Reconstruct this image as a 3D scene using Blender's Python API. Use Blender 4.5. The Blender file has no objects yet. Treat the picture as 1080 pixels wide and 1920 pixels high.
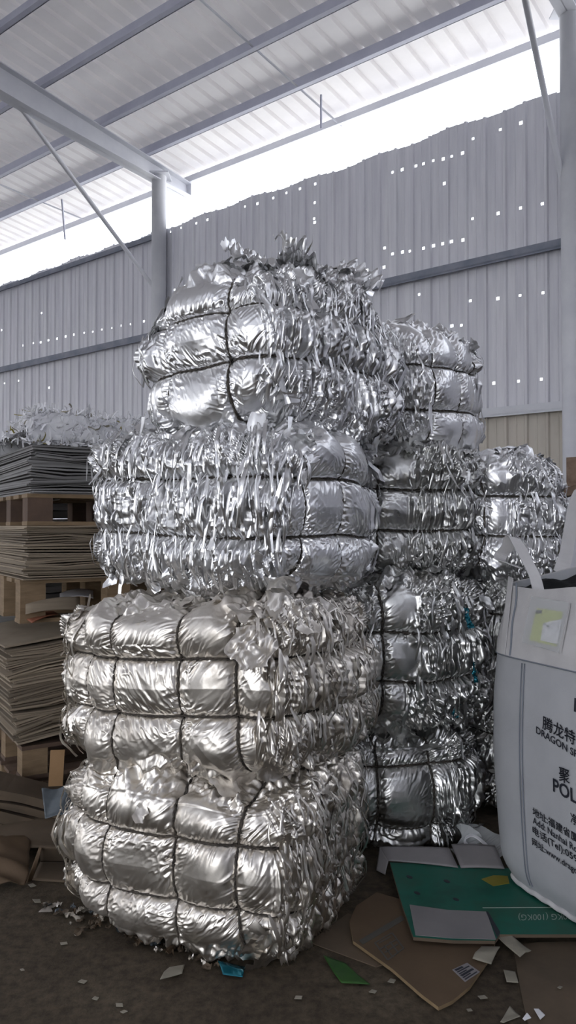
import bpy, bmesh, math, random
import numpy as np
from mathutils import Vector, Matrix
sc = bpy.context.scene
COL = sc.collection
PI = math.pi
R = math.radians

# ------------------------------------------------------------------ camera
CAMZ, FPX, PITCH = 1.55, 1440.0, R(1.2)
cam_d = bpy.data.cameras.new('camera')
cam_d.sensor_fit = 'VERTICAL'; cam_d.sensor_height = 36.0
cam_d.lens = FPX / 1920 * 36.0
cam_d.clip_start = .05; cam_d.clip_end = 400
cam = bpy.data.objects.new('camera', cam_d); COL.objects.link(cam)
cam.location = (0, 0, CAMZ); cam.rotation_euler = (PI/2 + PITCH, 0, 0)
sc.camera = cam

def ray(px, py):
    x = (px-540)/FPX; y = (960-py)/FPX
    return Vector((x, math.cos(PITCH) - y*math.sin(PITCH), math.sin(PITCH) + y*math.cos(PITCH)))
CAM = Vector((0, 0, CAMZ))
def at_depth(px, py, Y):
    r = ray(px, py); return CAM + r*(Y/r.y)
def on_plane_z(px, py, z=0.):
    r = ray(px, py); return CAM + r*((z-CAMZ)/r.z)
# long back wall: U runs to the left along it, NI points into the shed
S = 1.35
_ux, _uy = -.79, .6131
U = Vector((_ux, _uy, 0)).normalized()
NI = Vector((-U.y, U.x, 0))
W0 = at_depth(1056, 170, 6.1*S); WTOP = W0.z; W0.z = 0
def W(t, z, s=0.): return W0 + U*t + NI*s + Vector((0, 0, z))
def on_wall(px, py, s=0.):
    r = ray(px, py); p0 = W(0, 0, s)
    P = CAM + r*((p0-CAM).dot(NI)/r.dot(NI))
    return (P-W0).dot(U), P.z
def on_frame(px, py, t):
    r = ray(px, py)
    return CAM + r*((W(t, 0)-CAM).dot(U)/r.dot(U))

# ------------------------------------------------------------------ tags / linking
def tag(o, label=None, cat=None, group=None, kind=None):
    if label: o['label'] = label
    if cat: o['category'] = cat
    if group: o['group'] = group
    if kind: o['kind'] = kind
    return o
def empty(name, loc, rot=(0, 0, 0)):
    o = bpy.data.objects.new(name, None); COL.objects.link(o)
    o.empty_display_size = .1
    o.location = loc; o.rotation_euler = rot
    return o
def link(name, me, parent=None, mats=()):
    o = bpy.data.objects.new(name, me); COL.objects.link(o)
    for m in (mats if isinstance(mats, (list, tuple)) else [mats]): me.materials.append(m)
    if parent: o.parent = parent
    return o
def mesh_np(name, V, F, smooth=True, mi=None):
    V = np.asarray(V, dtype=np.float32); F = np.asarray(F, dtype=np.int32)
    me = bpy.data.meshes.new(name)
    n, k = F.shape
    me.vertices.add(len(V)); me.vertices.foreach_set('co', V.ravel())
    me.loops.add(n*k); me.loops.foreach_set('vertex_index', F.ravel())
    me.polygons.add(n)
    me.polygons.foreach_set('loop_start', np.arange(0, n*k, k, dtype=np.int32))
    me.polygons.foreach_set('loop_total', np.full(n, k, dtype=np.int32))
    if smooth: me.polygons.foreach_set('use_smooth', np.ones(n, dtype=bool))
    if mi is not None: me.polygons.foreach_set('material_index', np.asarray(mi, dtype=np.int32))
    me.update(calc_edges=True); me.validate()
    return me

class MB:
    """collects boxes, bars, sheets and tubes into one mesh"""
    def __init__(s): s.v = []; s.f = []; s.m = []; s.sm = []
    def add(s, V, F, m=0, sm=False):
        b = len(s.v); s.v += [tuple(p) for p in V]
        for f in F: s.f.append(tuple(i+b for i in f)); s.m.append(m); s.sm.append(sm)
    def hexa(s, c8, m=0):
        s.add(c8, [(0,3,2,1),(4,5,6,7),(0,1,5,4),(1,2,6,5),(2,3,7,6),(3,0,4,7)], m)
    def box(s, c, d, M=None, m=0):
        M = M or Matrix.Identity(3); c = Vector(c)
        s.hexa([c + M @ Vector((x*d[0]/2, y*d[1]/2, z*d[2]/2)) for z in (-1,1) for x,y in ((-1,-1),(1,-1),(1,1),(-1,1))], m)
    def bar(s, a, b, w, h, up=(0,0,1), m=0):
        a, b = Vector(a), Vector(b); d = (b-a).normalized(); up = Vector(up)
        sd = d.cross(up).normalized(); u2 = sd.cross(d)
        s.hexa([p + sd*(i*w/2) + u2*(j*h/2) for p in (a, b) for i, j in ((-1,-1),(1,-1),(1,1),(-1,1))], m)
    def tube(s, pts, r, n=8, m=0, closed=False, cap=True):
        pts = [Vector(p) for p in pts]; N = len(pts); V = []; F = []
        up = Vector((.13, .27, 1))
        for i, p in enumerate(pts):
            a = pts[i-1] if (i or closed) else p
            b = pts[(i+1) % N] if (i < N-1 or closed) else p
            d = (b-a).normalized(); x = d.cross(up)
            if x.length < 1e-4: x = d.cross(Vector((1,0,0)))
            x.normalize(); y = d.cross(x)
            rr = r[i] if isinstance(r, (list, tuple)) else r
            V += [p + x*rr*math.cos(2*PI*k/n) + y*rr*math.sin(2*PI*k/n) for k in range(n)]
        for i in range(N if closed else N-1):
            j = (i+1) % N
            for k in range(n):
                F.append((i*n+k, j*n+k, j*n+(k+1) % n, i*n+(k+1) % n))
        if cap and not closed:
            F.append(tuple(range(n))[::-1]); F.append(tuple((N-1)*n+k for k in range(n)))
        s.add(V, F, m, True)
    def prism(s, poly, z0, z1, m=0, mtop=None):
        n = len(poly)
        V = [(p[0], p[1], z0(p) if callable(z0) else z0) for p in poly] + [(p[0], p[1], z1(p) if callable(z1) else z1) for p in poly]
        s.add(V, [tuple(range(n))[::-1]] + [(i, (i+1) % n, n+(i+1) % n, n+i) for i in range(n)], m)
        s.add(V[n:], [tuple(range(n))], m if mtop is None else mtop)
    def build(s, name, mats, parent=None, weld=False):
        me = bpy.data.meshes.new(name); me.from_pydata(s.v, [], s.f)
        me.polygons.foreach_set('material_index', s.m); me.polygons.foreach_set('use_smooth', s.sm)
        me.update()
        return link(name, me, parent, mats)

# ------------------------------------------------------------------ numpy noise
def _hash(ix, iy, iz, seed):
    h = (ix.astype(np.uint32)*np.uint32(0x9E3779B1)) ^ (iy.astype(np.uint32)*np.uint32(0x85EBCA6B)) \
        ^ (iz.astype(np.uint32)*np.uint32(0xC2B2AE35)) ^ np.uint32((seed*0x27D4EB2F) & 0xffffffff)
    h ^= h >> np.uint32(15); h *= np.uint32(0x2C1B3C6D); h ^= h >> np.uint32(12)
    h *= np.uint32(0x297A2D39); h ^= h >> np.uint32(15)
    return h.astype(np.float32)/np.float32(4294967295.)
def vn(P, seed=0):
    """value noise 0..1"""
    P = np.asarray(P, dtype=np.float32)
    I = np.floor(P).astype(np.int64); f = P - I; f = f*f*(3-2*f)
    x, y, z = I[:,0], I[:,1], I[:,2]; out = 0
    for dx in (0,1):
        wx = f[:,0] if dx else 1-f[:,0]
        for dy in (0,1):
            wy = f[:,1] if dy else 1-f[:,1]
            for dz in (0,1):
                wz = f[:,2] if dz else 1-f[:,2]
                out = out + wx*wy*wz*_hash(x+dx, y+dy, z+dz, seed)
    return out
def sn(P, seed=0): return vn(P, seed)*2-1
def ridge(P, seed=0): return 1-np.abs(sn(P, seed))*1.6
def vec_noise(P, f, seed): return np.stack([sn(P*f, seed+i) for i in range(3)], 1)
def folds(P, f, seed, k=4):
    """creased facets of crumpled film, about -1..1"""
    rg = np.random.RandomState(seed)
    Q = P*f + .9*vec_noise(P, f*.45, seed+50)
    out = 0
    for i in range(k):
        d = rg.normal(size=3); d /= np.linalg.norm(d)
        t = Q @ d.astype(np.float32)*(.7+.6*rg.rand()) + rg.rand()*9
        t = np.abs(t-np.floor(t)-.5)*2
        out = out + t*2-1
    return out/k*1.6
def sstep(a, b, x):
    t = np.clip((x-a)/(b-a), 0, 1); return t*t*(3-2*t)

# ------------------------------------------------------------------ materials
def mat(name, col=(.5,.5,.5), rough=.6, metal=0., spec=.5):
    m = bpy.data.materials.new(name); m.use_nodes = True
    b = m.node_tree.nodes['Principled BSDF']
    b.inputs['Base Color'].default_value = (*col, 1); b.inputs['Roughness'].default_value = rough
    b.inputs['Metallic'].default_value = metal; b.inputs['Specular IOR Level'].default_value = spec
    return m
def nd(m, typ, **kw):
    n = m.node_tree.nodes.new(typ)
    for k, v in kw.items():
        if k in n.inputs.keys(): n.inputs[k].default_value = v
        else: setattr(n, k, v)
    return n
def lk(m, a, ao, b, bi): m.node_tree.links.new(a.outputs[ao], b.inputs[bi])
def bsdf(m): return m.node_tree.nodes['Principled BSDF']
def coords(m, scale=(1,1,1), src='Object'):
    t = nd(m, 'ShaderNodeTexCoord'); mp = nd(m, 'ShaderNodeMapping'); mp.inputs['Scale'].default_value = scale
    lk(m, t, src, mp, 'Vector'); return mp
def ramp(m, stops):
    r = nd(m, 'ShaderNodeValToRGB'); e = r.color_ramp.elements
    while len(e) < len(stops): e.new(.5)
    for i, (p, c) in enumerate(stops): e[i].position = p; e[i].color = (*c, 1) if len(c) == 3 else c
    return r
def noisy(name, c1, c2, scale=5., rough=.7, bump=0., detail=6., stretch=(1,1,1), c3=None, island=0., bscale=None, metal=0., spec=.4, lo=.35, hi=.68):
    m = mat(name, c1, rough, metal, spec); mp = coords(m, stretch)
    n = nd(m, 'ShaderNodeTexNoise', Scale=scale, Detail=detail, Roughness=.62); lk(m, mp, 'Vector', n, 'Vector')
    r = ramp(m, [(lo, c1), (hi, c2)] if c3 is None else [(lo, c1), ((lo+hi)/2, c2), (hi, c3)])
    lk(m, n, 'Fac', r, 'Fac'); last = (r, 'Color')
    if island:
        g = nd(m, 'ShaderNodeNewGeometry'); hs = nd(m, 'ShaderNodeHueSaturation')
        mr = nd(m, 'ShaderNodeMapRange'); mr.inputs['To Min'].default_value = 1-island; mr.inputs['To Max'].default_value = 1+island
        lk(m, g, 'Random Per Island', mr, 'Value'); lk(m, mr, 'Result', hs, 'Value'); lk(m, r, 'Color', hs, 'Color'); last = (hs, 'Color')
    lk(m, last[0], last[1], bsdf(m), 'Base Color')
    if bump:
        n2 = nd(m, 'ShaderNodeTexNoise', Scale=bscale or scale*6, Detail=5.); lk(m, mp, 'Vector', n2, 'Vector')
        bp = nd(m, 'ShaderNodeBump', Strength=bump, Distance=.01); lk(m, n2, 'Fac', bp, 'Height'); lk(m, bp, 'Normal', bsdf(m), 'Normal')
    return m
def foil_mat(name, dirt=.2, rough=.22, tint=(.80,.80,.81), seed=0.):
    m = mat(name, tint, rough, 1.); b = bsdf(m); mp = coords(m); mp.inputs['Location'].default_value = (seed, seed*.7, 0)
    # grime: brown dust in blotches
    n = nd(m, 'ShaderNodeTexNoise', Scale=3.2, Detail=7., Roughness=.65); lk(m, mp, 'Vector', n, 'Vector')
    r = ramp(m, [(.62-dirt*.3, (0,0,0)), (.80-dirt*.3, (1,1,1))]); lk(m, n, 'Fac', r, 'Fac')
    mul = nd(m, 'ShaderNodeMath', operation='MULTIPLY'); mul.inputs[1].default_value = min(1., .25+dirt); lk(m, r, 'Color', mul, 0)
    mx = nd(m, 'ShaderNodeMix', data_type='RGBA'); mx.inputs[6].default_value = (*tint, 1); mx.inputs[7].default_value = (.30,.25,.20,1)
    lk(m, mul, 0, mx, 0); m.node_tree.links.new(mx.outputs[2], b.inputs['Base Color'])
    me = nd(m, 'ShaderNodeMapRange'); me.inputs['To Min'].default_value = 1.; me.inputs['To Max'].default_value = .55
    lk(m, mul, 0, me, 'Value'); lk(m, me, 'Result', b, 'Metallic')
    n3 = nd(m, 'ShaderNodeTexNoise', Scale=11., Detail=3.); lk(m, mp, 'Vector', n3, 'Vector')
    mr = nd(m, 'ShaderNodeMapRange'); mr.inputs['To Min'].default_value = rough-.09; mr.inputs['To Max'].default_value = rough+.13
    lk(m, n3, 'Fac', mr, 'Value'); ad = nd(m, 'ShaderNodeMath', operation='MULTIPLY_ADD'); ad.inputs[1].default_value = .25
    lk(m, mul, 0, ad, 0); lk(m, mr, 'Result', ad, 2); lk(m, ad, 0, b, 'Roughness')
    # fine crinkle
    n2 = nd(m, 'ShaderNodeTexNoise', Scale=60., Detail=3., Distortion=1.5); lk(m, mp, 'Vector', n2, 'Vector')
    bp = nd(m, 'ShaderNodeBump', Strength=.12, Distance=.0016); lk(m, n2, 'Fac', bp, 'Height'); lk(m, bp, 'Normal', b, 'Normal')
    return m

M_foil = [foil_mat('foil_clean', .05, .31, seed=1.), foil_mat('foil_dusty', .42, .35, (.77,.73,.675), 5.), foil_mat('foil_shaded', .25, .30, (.62,.62,.61), 9.)]  # last foil is tinted darker to carry shade on the right-hand bales
M_wire = noisy('dark_wire', (.035,.03,.028), (.09,.075,.06), 30., .55, metal=.3)
M_wall = noisy('wall_sheet', (.60,.60,.655), (.72,.72,.765), 3.5, .5, stretch=(3,3,.25))  # pale bluish tone includes the glare haze over the wall
M_roof = noisy('roof_sheet_glow', (.72,.70,.70), (.82,.80,.79), 1.2, .5)
_o = M_roof.node_tree.nodes['Material Output']; _t = nd(M_roof, 'ShaderNodeBsdfTranslucent'); _t.inputs[0].default_value = (.84,.80,.78,1)
_m = nd(M_roof, 'ShaderNodeMixShader'); _m.inputs[0].default_value = .04  # translucency added so the roof underside glows
M_roof.node_tree.links.new(bsdf(M_roof).outputs[0], _m.inputs[1]); M_roof.node_tree.links.new(_t.outputs[0], _m.inputs[2]); M_roof.node_tree.links.new(_m.outputs[0], _o.inputs[0])
M_steel = noisy('painted_steel', (.60,.61,.66), (.68,.69,.73), 3., .5)
M_purl = noisy('purlin_steel', (.46,.47,.57), (.54,.55,.64), 3., .5)  # lightened and blued to carry the glare haze under the roof
M_girt = noisy('girt_steel', (.16,.18,.23), (.26,.27,.32), 4., .55)
M_rust = noisy('rusty_steel', (.16,.10,.07), (.30,.22,.16), 8., .7)
M_wood = noisy('pallet_wood', (.17,.115,.065), (.27,.19,.115), 4., .75, stretch=(1,1,6), bump=.2)
M_timber = noisy('orange_timber', (.25,.145,.065), (.33,.20,.10), 4., .75, bump=.2)
M_woodD = noisy('dark_pallet_wood', (.085,.055,.042), (.14,.09,.062), 5., .8, bump=.2)
M_kraft = noisy('kraft_board', (.082,.053,.031), (.118,.078,.046), 3., .8, bump=.08)
M_kraftD = noisy('dusty_kraft_board', (.075,.056,.038), (.125,.09,.06), 3., .85, bump=.08)
M_edge = noisy('cut_board_edge', (.17,.12,.065), (.24,.165,.09), 20., .85)
M_sheetG = noisy('grey_sheets', (.17,.165,.165), (.25,.245,.245), 2., .8, island=.35, stretch=(1,1,12))
M_sheetB = noisy('tan_sheets', (.19,.15,.108), (.285,.235,.175), 2., .8, island=.35, stretch=(1,1,12))
M_paper = noisy('white_paper', (.62,.62,.66), (.80,.80,.82), 6., .7, island=.35)
M_scrap = noisy('cream_paper', (.19,.175,.14), (.29,.265,.215), 9., .8)
M_green = noisy('green_print', (.005,.075,.052), (.008,.11,.077), 4., .45, c3=(.018,.085,.055), spec=.3)
M_white = noisy('white_print', (.19,.18,.19), (.25,.235,.24), 3., .45)
M_ink = mat('dark_ink', (.018,.02,.03), .6)
M_inkg = mat('pale_ink', (.32,.40,.35), .6)
M_bag = noisy('woven_bag', (.42,.43,.455), (.49,.50,.525), 3., .6, bump=.1, bscale=160., stretch=(1,1,1))
M_band = noisy('bag_webbing', (.53,.52,.53), (.62,.61,.615), 6., .65, bump=.12, bscale=200.)
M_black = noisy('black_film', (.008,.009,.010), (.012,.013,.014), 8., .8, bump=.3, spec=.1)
M_lime = noisy('lime_paper', (.50,.58,.12), (.62,.66,.22), 9., .6)
M_blueish = noisy('blue_grey_film', (.075,.09,.105), (.13,.15,.165), 6., .3, bump=.2)
M_greenf = noisy('green_film', (.016,.065,.012), (.035,.11,.02), 9., .4)
M_teal = mat('teal_film', (.01,.13,.18), .2, .6)
M_yellow = noisy('yellow_film', (.2,.17,.02), (.26,.22,.035), 8., .5)
M_orange = noisy('orange_paper', (.25,.09,.05), (.3,.12,.07), 8., .7)
m = bpy.data.materials.new('clear_film'); m.use_nodes = True; M_clear = m
bsdf(m).inputs['Base Color'].default_value = (.72,.74,.76,1); bsdf(m).inputs['Roughness'].default_value = .12; bsdf(m).inputs['Alpha'].default_value = .38
# floor: dirty concrete with stains
M_floor = mat('dirty_concrete', (.06,.05,.04), .8, 0, .25); m = M_floor; mp = coords(m)
a = nd(m, 'ShaderNodeTexNoise', Scale=1.1, Detail=9., Roughness=.66); lk(m, mp, 'Vector', a, 'Vector')
r1 = ramp(m, [(.32, (.042,.031,.021)), (.52, (.084,.065,.044)), (.7, (.125,.10,.069))]); lk(m, a, 'Fac', r1, 'Fac')
b2 = nd(m, 'ShaderNodeTexNoise', Scale=26., Detail=6., Roughness=.7); lk(m, mp, 'Vector', b2, 'Vector')
r2 = ramp(m, [(.34, (.45,.45,.45)), (.6, (1,1,1)), (.78, (1.25,1.22,1.15))]); lk(m, b2, 'Fac', r2, 'Fac')
mx = nd(m, 'ShaderNodeMix', data_type='RGBA', blend_type='MULTIPLY'); mx.inputs[0].default_value = 1.
m.node_tree.links.new(r1.outputs[0], mx.inputs[6]); m.node_tree.links.new(r2.outputs[0], mx.inputs[7]); m.node_tree.links.new(mx.outputs[2], bsdf(m).inputs['Base Color'])
bp = nd(m, 'ShaderNodeBump', Strength=.5, Distance=.01); lk(m, b2, 'Fac', bp, 'Height'); lk(m, bp, 'Normal', bsdf(m), 'Normal')
M_yard = noisy("yard_concrete", (.46,.45,.42), (.56,.54,.50), .6, .85)

# ------------------------------------------------------------------ setting: floor, wall, roof frame
DEEP = 15.0                              # shed depth from the back wall
T0, T1 = -9.0, 24.0
f = MB(); f.prism([W(T0, 0, -.25).xy, W(T1, 0, -.25).xy, W(T1, 0, DEEP).xy, W(T0, 0, DEEP).xy], -.2, 0); tag(f.build('floor', M_floor), kind='structure')
f = MB(); f.prism([(-70,-70), (70,-70), (70,70), (-70,70)], -.5, -.2); tag(f.build('yard', M_yard), kind='structure')

# corrugated wall with real screw holes
holes_px = [(35,510),(42,507),(50,505),(57,502),(63,500),(73,496),(80,493),(88,494),(100,488),(110,485),(121,479),(132,478),(144,475),(155,471),(168,469),(182,466),(192,463),(204,459),(219,455),(230,451),(242,446),(255,443),
 (322,434),(343,426),(367,419),(389,412),(460,387),(485,381),(510,372),(536,362),(325,544),(346,537),(368,533),(391,527),(414,527),(437,524),
 (562,354),(591,345),(590,380),(589,410),(590,417),(736,323),(757,317),(774,313),(794,307),(810,302),(831,298),(847,293),(870,286),(887,260),(938,243),(981,229),(833,344),
 (736,476),(757,472),(772,470),(792,466),(808,462),(830,457),(846,453),(868,450),(886,410),(934,400),(976,390),(1021,381),(721,465),(720,501),(684,508),(786,552),(882,564),(932,560),(975,554),(1018,549),
 (806,617),(827,615),(842,612),(865,610),(930,718),(970,715),(1015,711),
 (3,619),(78,587),(7,719),(35,714),(92,727),(46,647),(60,644),(76,642),(91,638),(107,635),(123,631),(140,627),(157,624),(174,622),(191,618),(210,615),(229,610),(248,607),(267,603)]
holes = [on_wall(*h) for h in holes_px]
PITCHW = .235
prof = []                                # (t, depth) polyline
t = T0
while t < T1:
    prof += [(t, 0), (t+.014, .026), (t+.040, .026), (t+.054, 0), (t+.135, 0), (t+.141, .005), (t+.149, .005), (t+.155, 0)]
    t += PITCHW
mb = MB(); rng = random.Random(4)
strips = {}
for ht, hz in holes:
    ok = [i for i in range(len(prof)-1) if prof[i+1][0]-prof[i][0] > .05]
    i = min(ok, key=lambda k: abs((prof[k][0]+prof[k+1][0])/2-ht))
    strips.setdefault(i, []).append((min(max(ht, prof[i][0]+.018), prof[i+1][0]-.018), hz))
for i in range(len(prof)-1):
    (ta, da), (tb, db) = prof[i], prof[i+1]
    top = WTOP + .05*math.sin(ta*1.7) * .3 + .02*math.sin(ta*6.1)
    z = 0.
    def quad(t1, t2, z1, z2):
        e = lambda tt: da + (db-da)*(tt-ta)/(tb-ta)
        mb.add([W(t1, z1, e(t1)), W(t2, z1, e(t2)), W(t2, z2, e(t2)), W(t1, z2, e(t1))], [(0,1,2,3)])
    for ht, hz in sorted(strips.get(i, []), key=lambda q: q[1]):
        rr = .013 + .006*rng.random()
        if hz-rr < z+.01 or hz+rr > top: continue
        quad(ta, tb, z, hz-rr); quad(ta, ht-rr, hz-rr, hz+rr); quad(ht+rr, tb, hz-rr, hz+rr); z = hz+rr
    quad(ta, tb, z, top)
tag(mb.build('wall_back', M_wall), kind='structure')
# lower course: beige sheets lapped over the inside foot of the wall
M_beige = noisy('beige_sheet', (.44,.40,.345), (.56,.52,.46), 1.6, .6, stretch=(1,1,.3), c3=(.60,.54,.47))
ZL = on_wall(1000, 765)[1]
mb = MB()
for i in range(len(prof)-1):
    if prof[i][0] < -2 or prof[i][0] > 3.2: continue
    mb.add([W(prof[i][0], 0, prof[i][1]+.006), W(prof[i+1][0], 0, prof[i+1][1]+.006), W(prof[i+1][0], ZL, prof[i+1][1]+.006), W(prof[i][0], ZL, prof[i][1]+.006)], [(0,1,2,3)])
tag(mb.build('wall_back_lower_sheet', M_beige), kind='structure')

def wall_run(name, a, b, inn, openings, gap=.5):
    # plain ribbed wall from a to b; openings = (from, to, height) along it; a clerestory gap under the roof
    a, b = Vector(a), Vector(b); d = (b-a); L = d.length; d.normalize(); mb = MB(); x = 0.
    while x < L:
        for (o1, q1, o2, q2) in ((0,0,.03,.03),(.03,.03,.09,.03),(.09,.03,.12,0),(.12,0,.25,0)):
            z0 = 0.
            for (p, q, h) in openings:
                if p <= x <= q: z0 = h
            P1 = a+d*(x+o1)+inn*q1; P2 = a+d*(x+o2)+inn*q2
            def top(P): return ze + MR*((P-W0).dot(NI)-OVER) - gap
            mb.add([(P1.x,P1.y,z0),(P2.x,P2.y,z0),(P2.x,P2.y,top(P2)),(P1.x,P1.y,top(P1))], [(0,1,2,3)])
        x += .25
    return tag(mb.build(name, M_wall), kind='structure')
def girt(py0, py1, s=.085, h=.085, w=.07, ta=T0, tb=T1, name='wall_girt', m=None, zz=None):
    z = zz if zz is not None else (on_wall(1060, py0, s)[1] + on_wall(30, py1, s)[1])/2
    b = MB(); b.bar(W(ta, z, s), W(tb, z, s), w, h); b.bar(W(ta, z-h/2-.004, s+w/2-.004), W(tb, z-h/2-.004, s+w/2-.004), .008, .03)
    return tag(b.build(name, m or M_girt), kind='structure')
girt(466, 680)
girt(0, 0, zz=on_wall(1000, 765, .085)[1], m=M_steel)
girt(0, 0, zz=1.05, m=M_girt)
TCL = on_wall(298, 450, .14)[0]
TCR = on_wall(1072, 300, .14)[0]
girt(0, 0, zz=on_wall(60, 522, .085)[1], ta=TCL, tb=T1, h=.06)

# roof geometry: underside of purlins at ze + MR*s
OVER, MR = -.45, .10
ze = on_wall(0, 480, OVER)[1]
D0 = (W0-Vector((0,0,0))).dot(-NI)
def s_at(px, py):
    r = ray(px, py); nr = r.dot(-NI)
    k = (ze - CAMZ + MR*(D0-OVER))/(r.z + MR*nr)      # height law measured from the eave
    return D0 - k*nr
def RZ(s): return ze + MR*(s-OVER)
ps = [OVER] + [s_at(0, y) for y in (415, 335, 215, 65)]
step = ps[-1]-ps[-2]
while ps[-1] < DEEP-1: ps.append(ps[-1]+step)
PH = .17
for i, s in enumerate(ps):
    b = MB(); z = RZ(s)
    if i == 0:
        b.bar(W(T0, z+.05, s), W(T1, z+.05, s), .05, .10)
    else:                                # Z section
        b.bar(W(T0, z+PH/2, s), W(T1, z+PH/2, s), .012, PH)
        b.bar(W(T0, z+.006, s+.035), W(T1, z+.006, s+.035), .075, .012)
        b.bar(W(T0, z+PH-.006, s-.035), W(T1, z+PH-.006, s-.035), .075, .012)
    tag(b.build('eave_strut' if i == 0 else 'purlin', M_steel if i == 0 else M_purl), kind='structure')
# roof sheet, ribs run up the slope
mb = MB(); t = T0; PR = .25
rp = []
while t < T1:
    rp += [(t, 0), (t+.012, .05), (t+.062, .05), (t+.078, 0)]; t += PR
ss = list(np.linspace(OVER-.12, DEEP+.3, 6))
for i in range(len(rp)-1):
    for j in range(len(ss)-1):
        mb.add([W(rp[i][0], RZ(ss[j])+PH+.002+rp[i][1], ss[j]), W(rp[i+1][0], RZ(ss[j])+PH+.002+rp[i+1][1], ss[j]),
                W(rp[i+1][0], RZ(ss[j+1])+PH+.002+rp[i+1][1], ss[j+1]), W(rp[i][0], RZ(ss[j+1])+PH+.002+rp[i][1], ss[j+1])], [(0,1,2,3)])
tag(mb.build('ceiling', M_roof), kind='structure')

def column(t):
    b = MB(); zt = RZ(.14)-.16
    b.tube([W(t, 0, .14), W(t, zt, .14)], .115, 24); b.box(W(t, zt+.01, .14), (.34,.34,.02))
    tag(b.build('column', M_steel), kind='structure')
def rafter(t):
    b = MB(); sl = [OVER-.02, 2.5, DEEP]; dep = [.22, .36, .5]
    nrm = Vector((0,0,1))
    for k in range(2):
        a0, a1 = sl[k], sl[k+1]
        def P(s, dz, o): return W(t+o, RZ(s)-.002-dz, s)
        for (za0, zb0, za1, zb1, hw) in ((0, dep[k], 0, dep[k+1], .006), (0, .014, 0, .014, .10), (dep[k]-.014, dep[k], dep[k+1]-.014, dep[k+1], .10)):
            b.hexa([P(a0, zb0, -hw), P(a0, zb0, hw), P(a1, zb1, hw), P(a1, zb1, -hw), P(a0, za0, -hw), P(a0, za0, hw), P(a1, za1, hw), P(a1, za1, -hw)])
    b.bar(W(t, RZ(OVER)-.002, OVER-.02), W(t, RZ(OVER)-.222, OVER-.02), .2, .01, up=NI)
    tag(b.build('rafter', M_steel), kind='structure')
BAY = TCL-TCR
for t in (TCR, TCL, TCL+BAY): column(t); rafter(t)
def rod(p, q, r, name, m=None, n=8):
    b = MB(); b.tube([p, q], r, n); return tag(b.build(name, m or M_steel), kind='structure')
# knee braces in the frame planes
pa = on_frame(301, 556, TCL+.1); pb = on_frame(15, 170, TCL+.1); rod(pa, pb, .032, 'knee_brace')
pa = on_frame(1057, 352, TCR+.1); pb = on_frame(983, -8, TCR+.1); rod(pa, pb, .032, 'knee_brace')
# sag rods under the purlins and short hangers at the eave
def roof_pt(px, py, dz=0.):
    r = ray(px, py); nr = r.dot(-NI)
    k = (ze + dz - CAMZ + MR*(D0-OVER))/(r.z + MR*nr); return CAM + r*k
for (x0, y0, x1, y1) in ((372,-4,640,236), (0,346,168,416)):
    a, b_ = roof_pt(x0, y0, .03), roof_pt(x1, y1, .03); d = b_-a
    rod(a-d*.6, b_, .014, 'sag_rod')
for (x, y0, y1) in ((602,178,242), (116,374,449)):
    p = roof_pt(x, y0, .0); r_ = ray(x+(6 if x < 300 else 0), y1); q = CAM + r_*((p.xy.length)/(r_.xy.length)); rod(p, q, .016, 'eave_hanger', M_purl)
# slim post standing left of the gap and a wooden/rusty rail by the right column
b = MB(); b.bar(at_depth(1030, 934, 5.6), at_depth(1100, 912, 5.3), .05, .06)
tag(b.build('rusty_rail', M_rust), kind='structure')
b = MB(); b.box(W(TCR-.02, on_wall(1066, 888)[1], .262), (.12,.012,.3), Matrix.Rotation(math.atan2(U.y, U.x), 3, 'Z')); tag(b.build('rust_patch_plate', M_rust), kind='structure')

wall_run('wall_front', W(T0, 0, DEEP), W(T1, 0, DEEP), -NI, [(2, 9, 4.6), (15, 23, 4.6), (26, 31, 4.6)])
wall_run('wall_left', W(T1, 0, 0), W(T1, 0, DEEP), -U, [(6, 11, 4.5)])
wall_run('wall_right', W(T0, 0, 0), W(T0, 0, DEEP), U, [])
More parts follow.
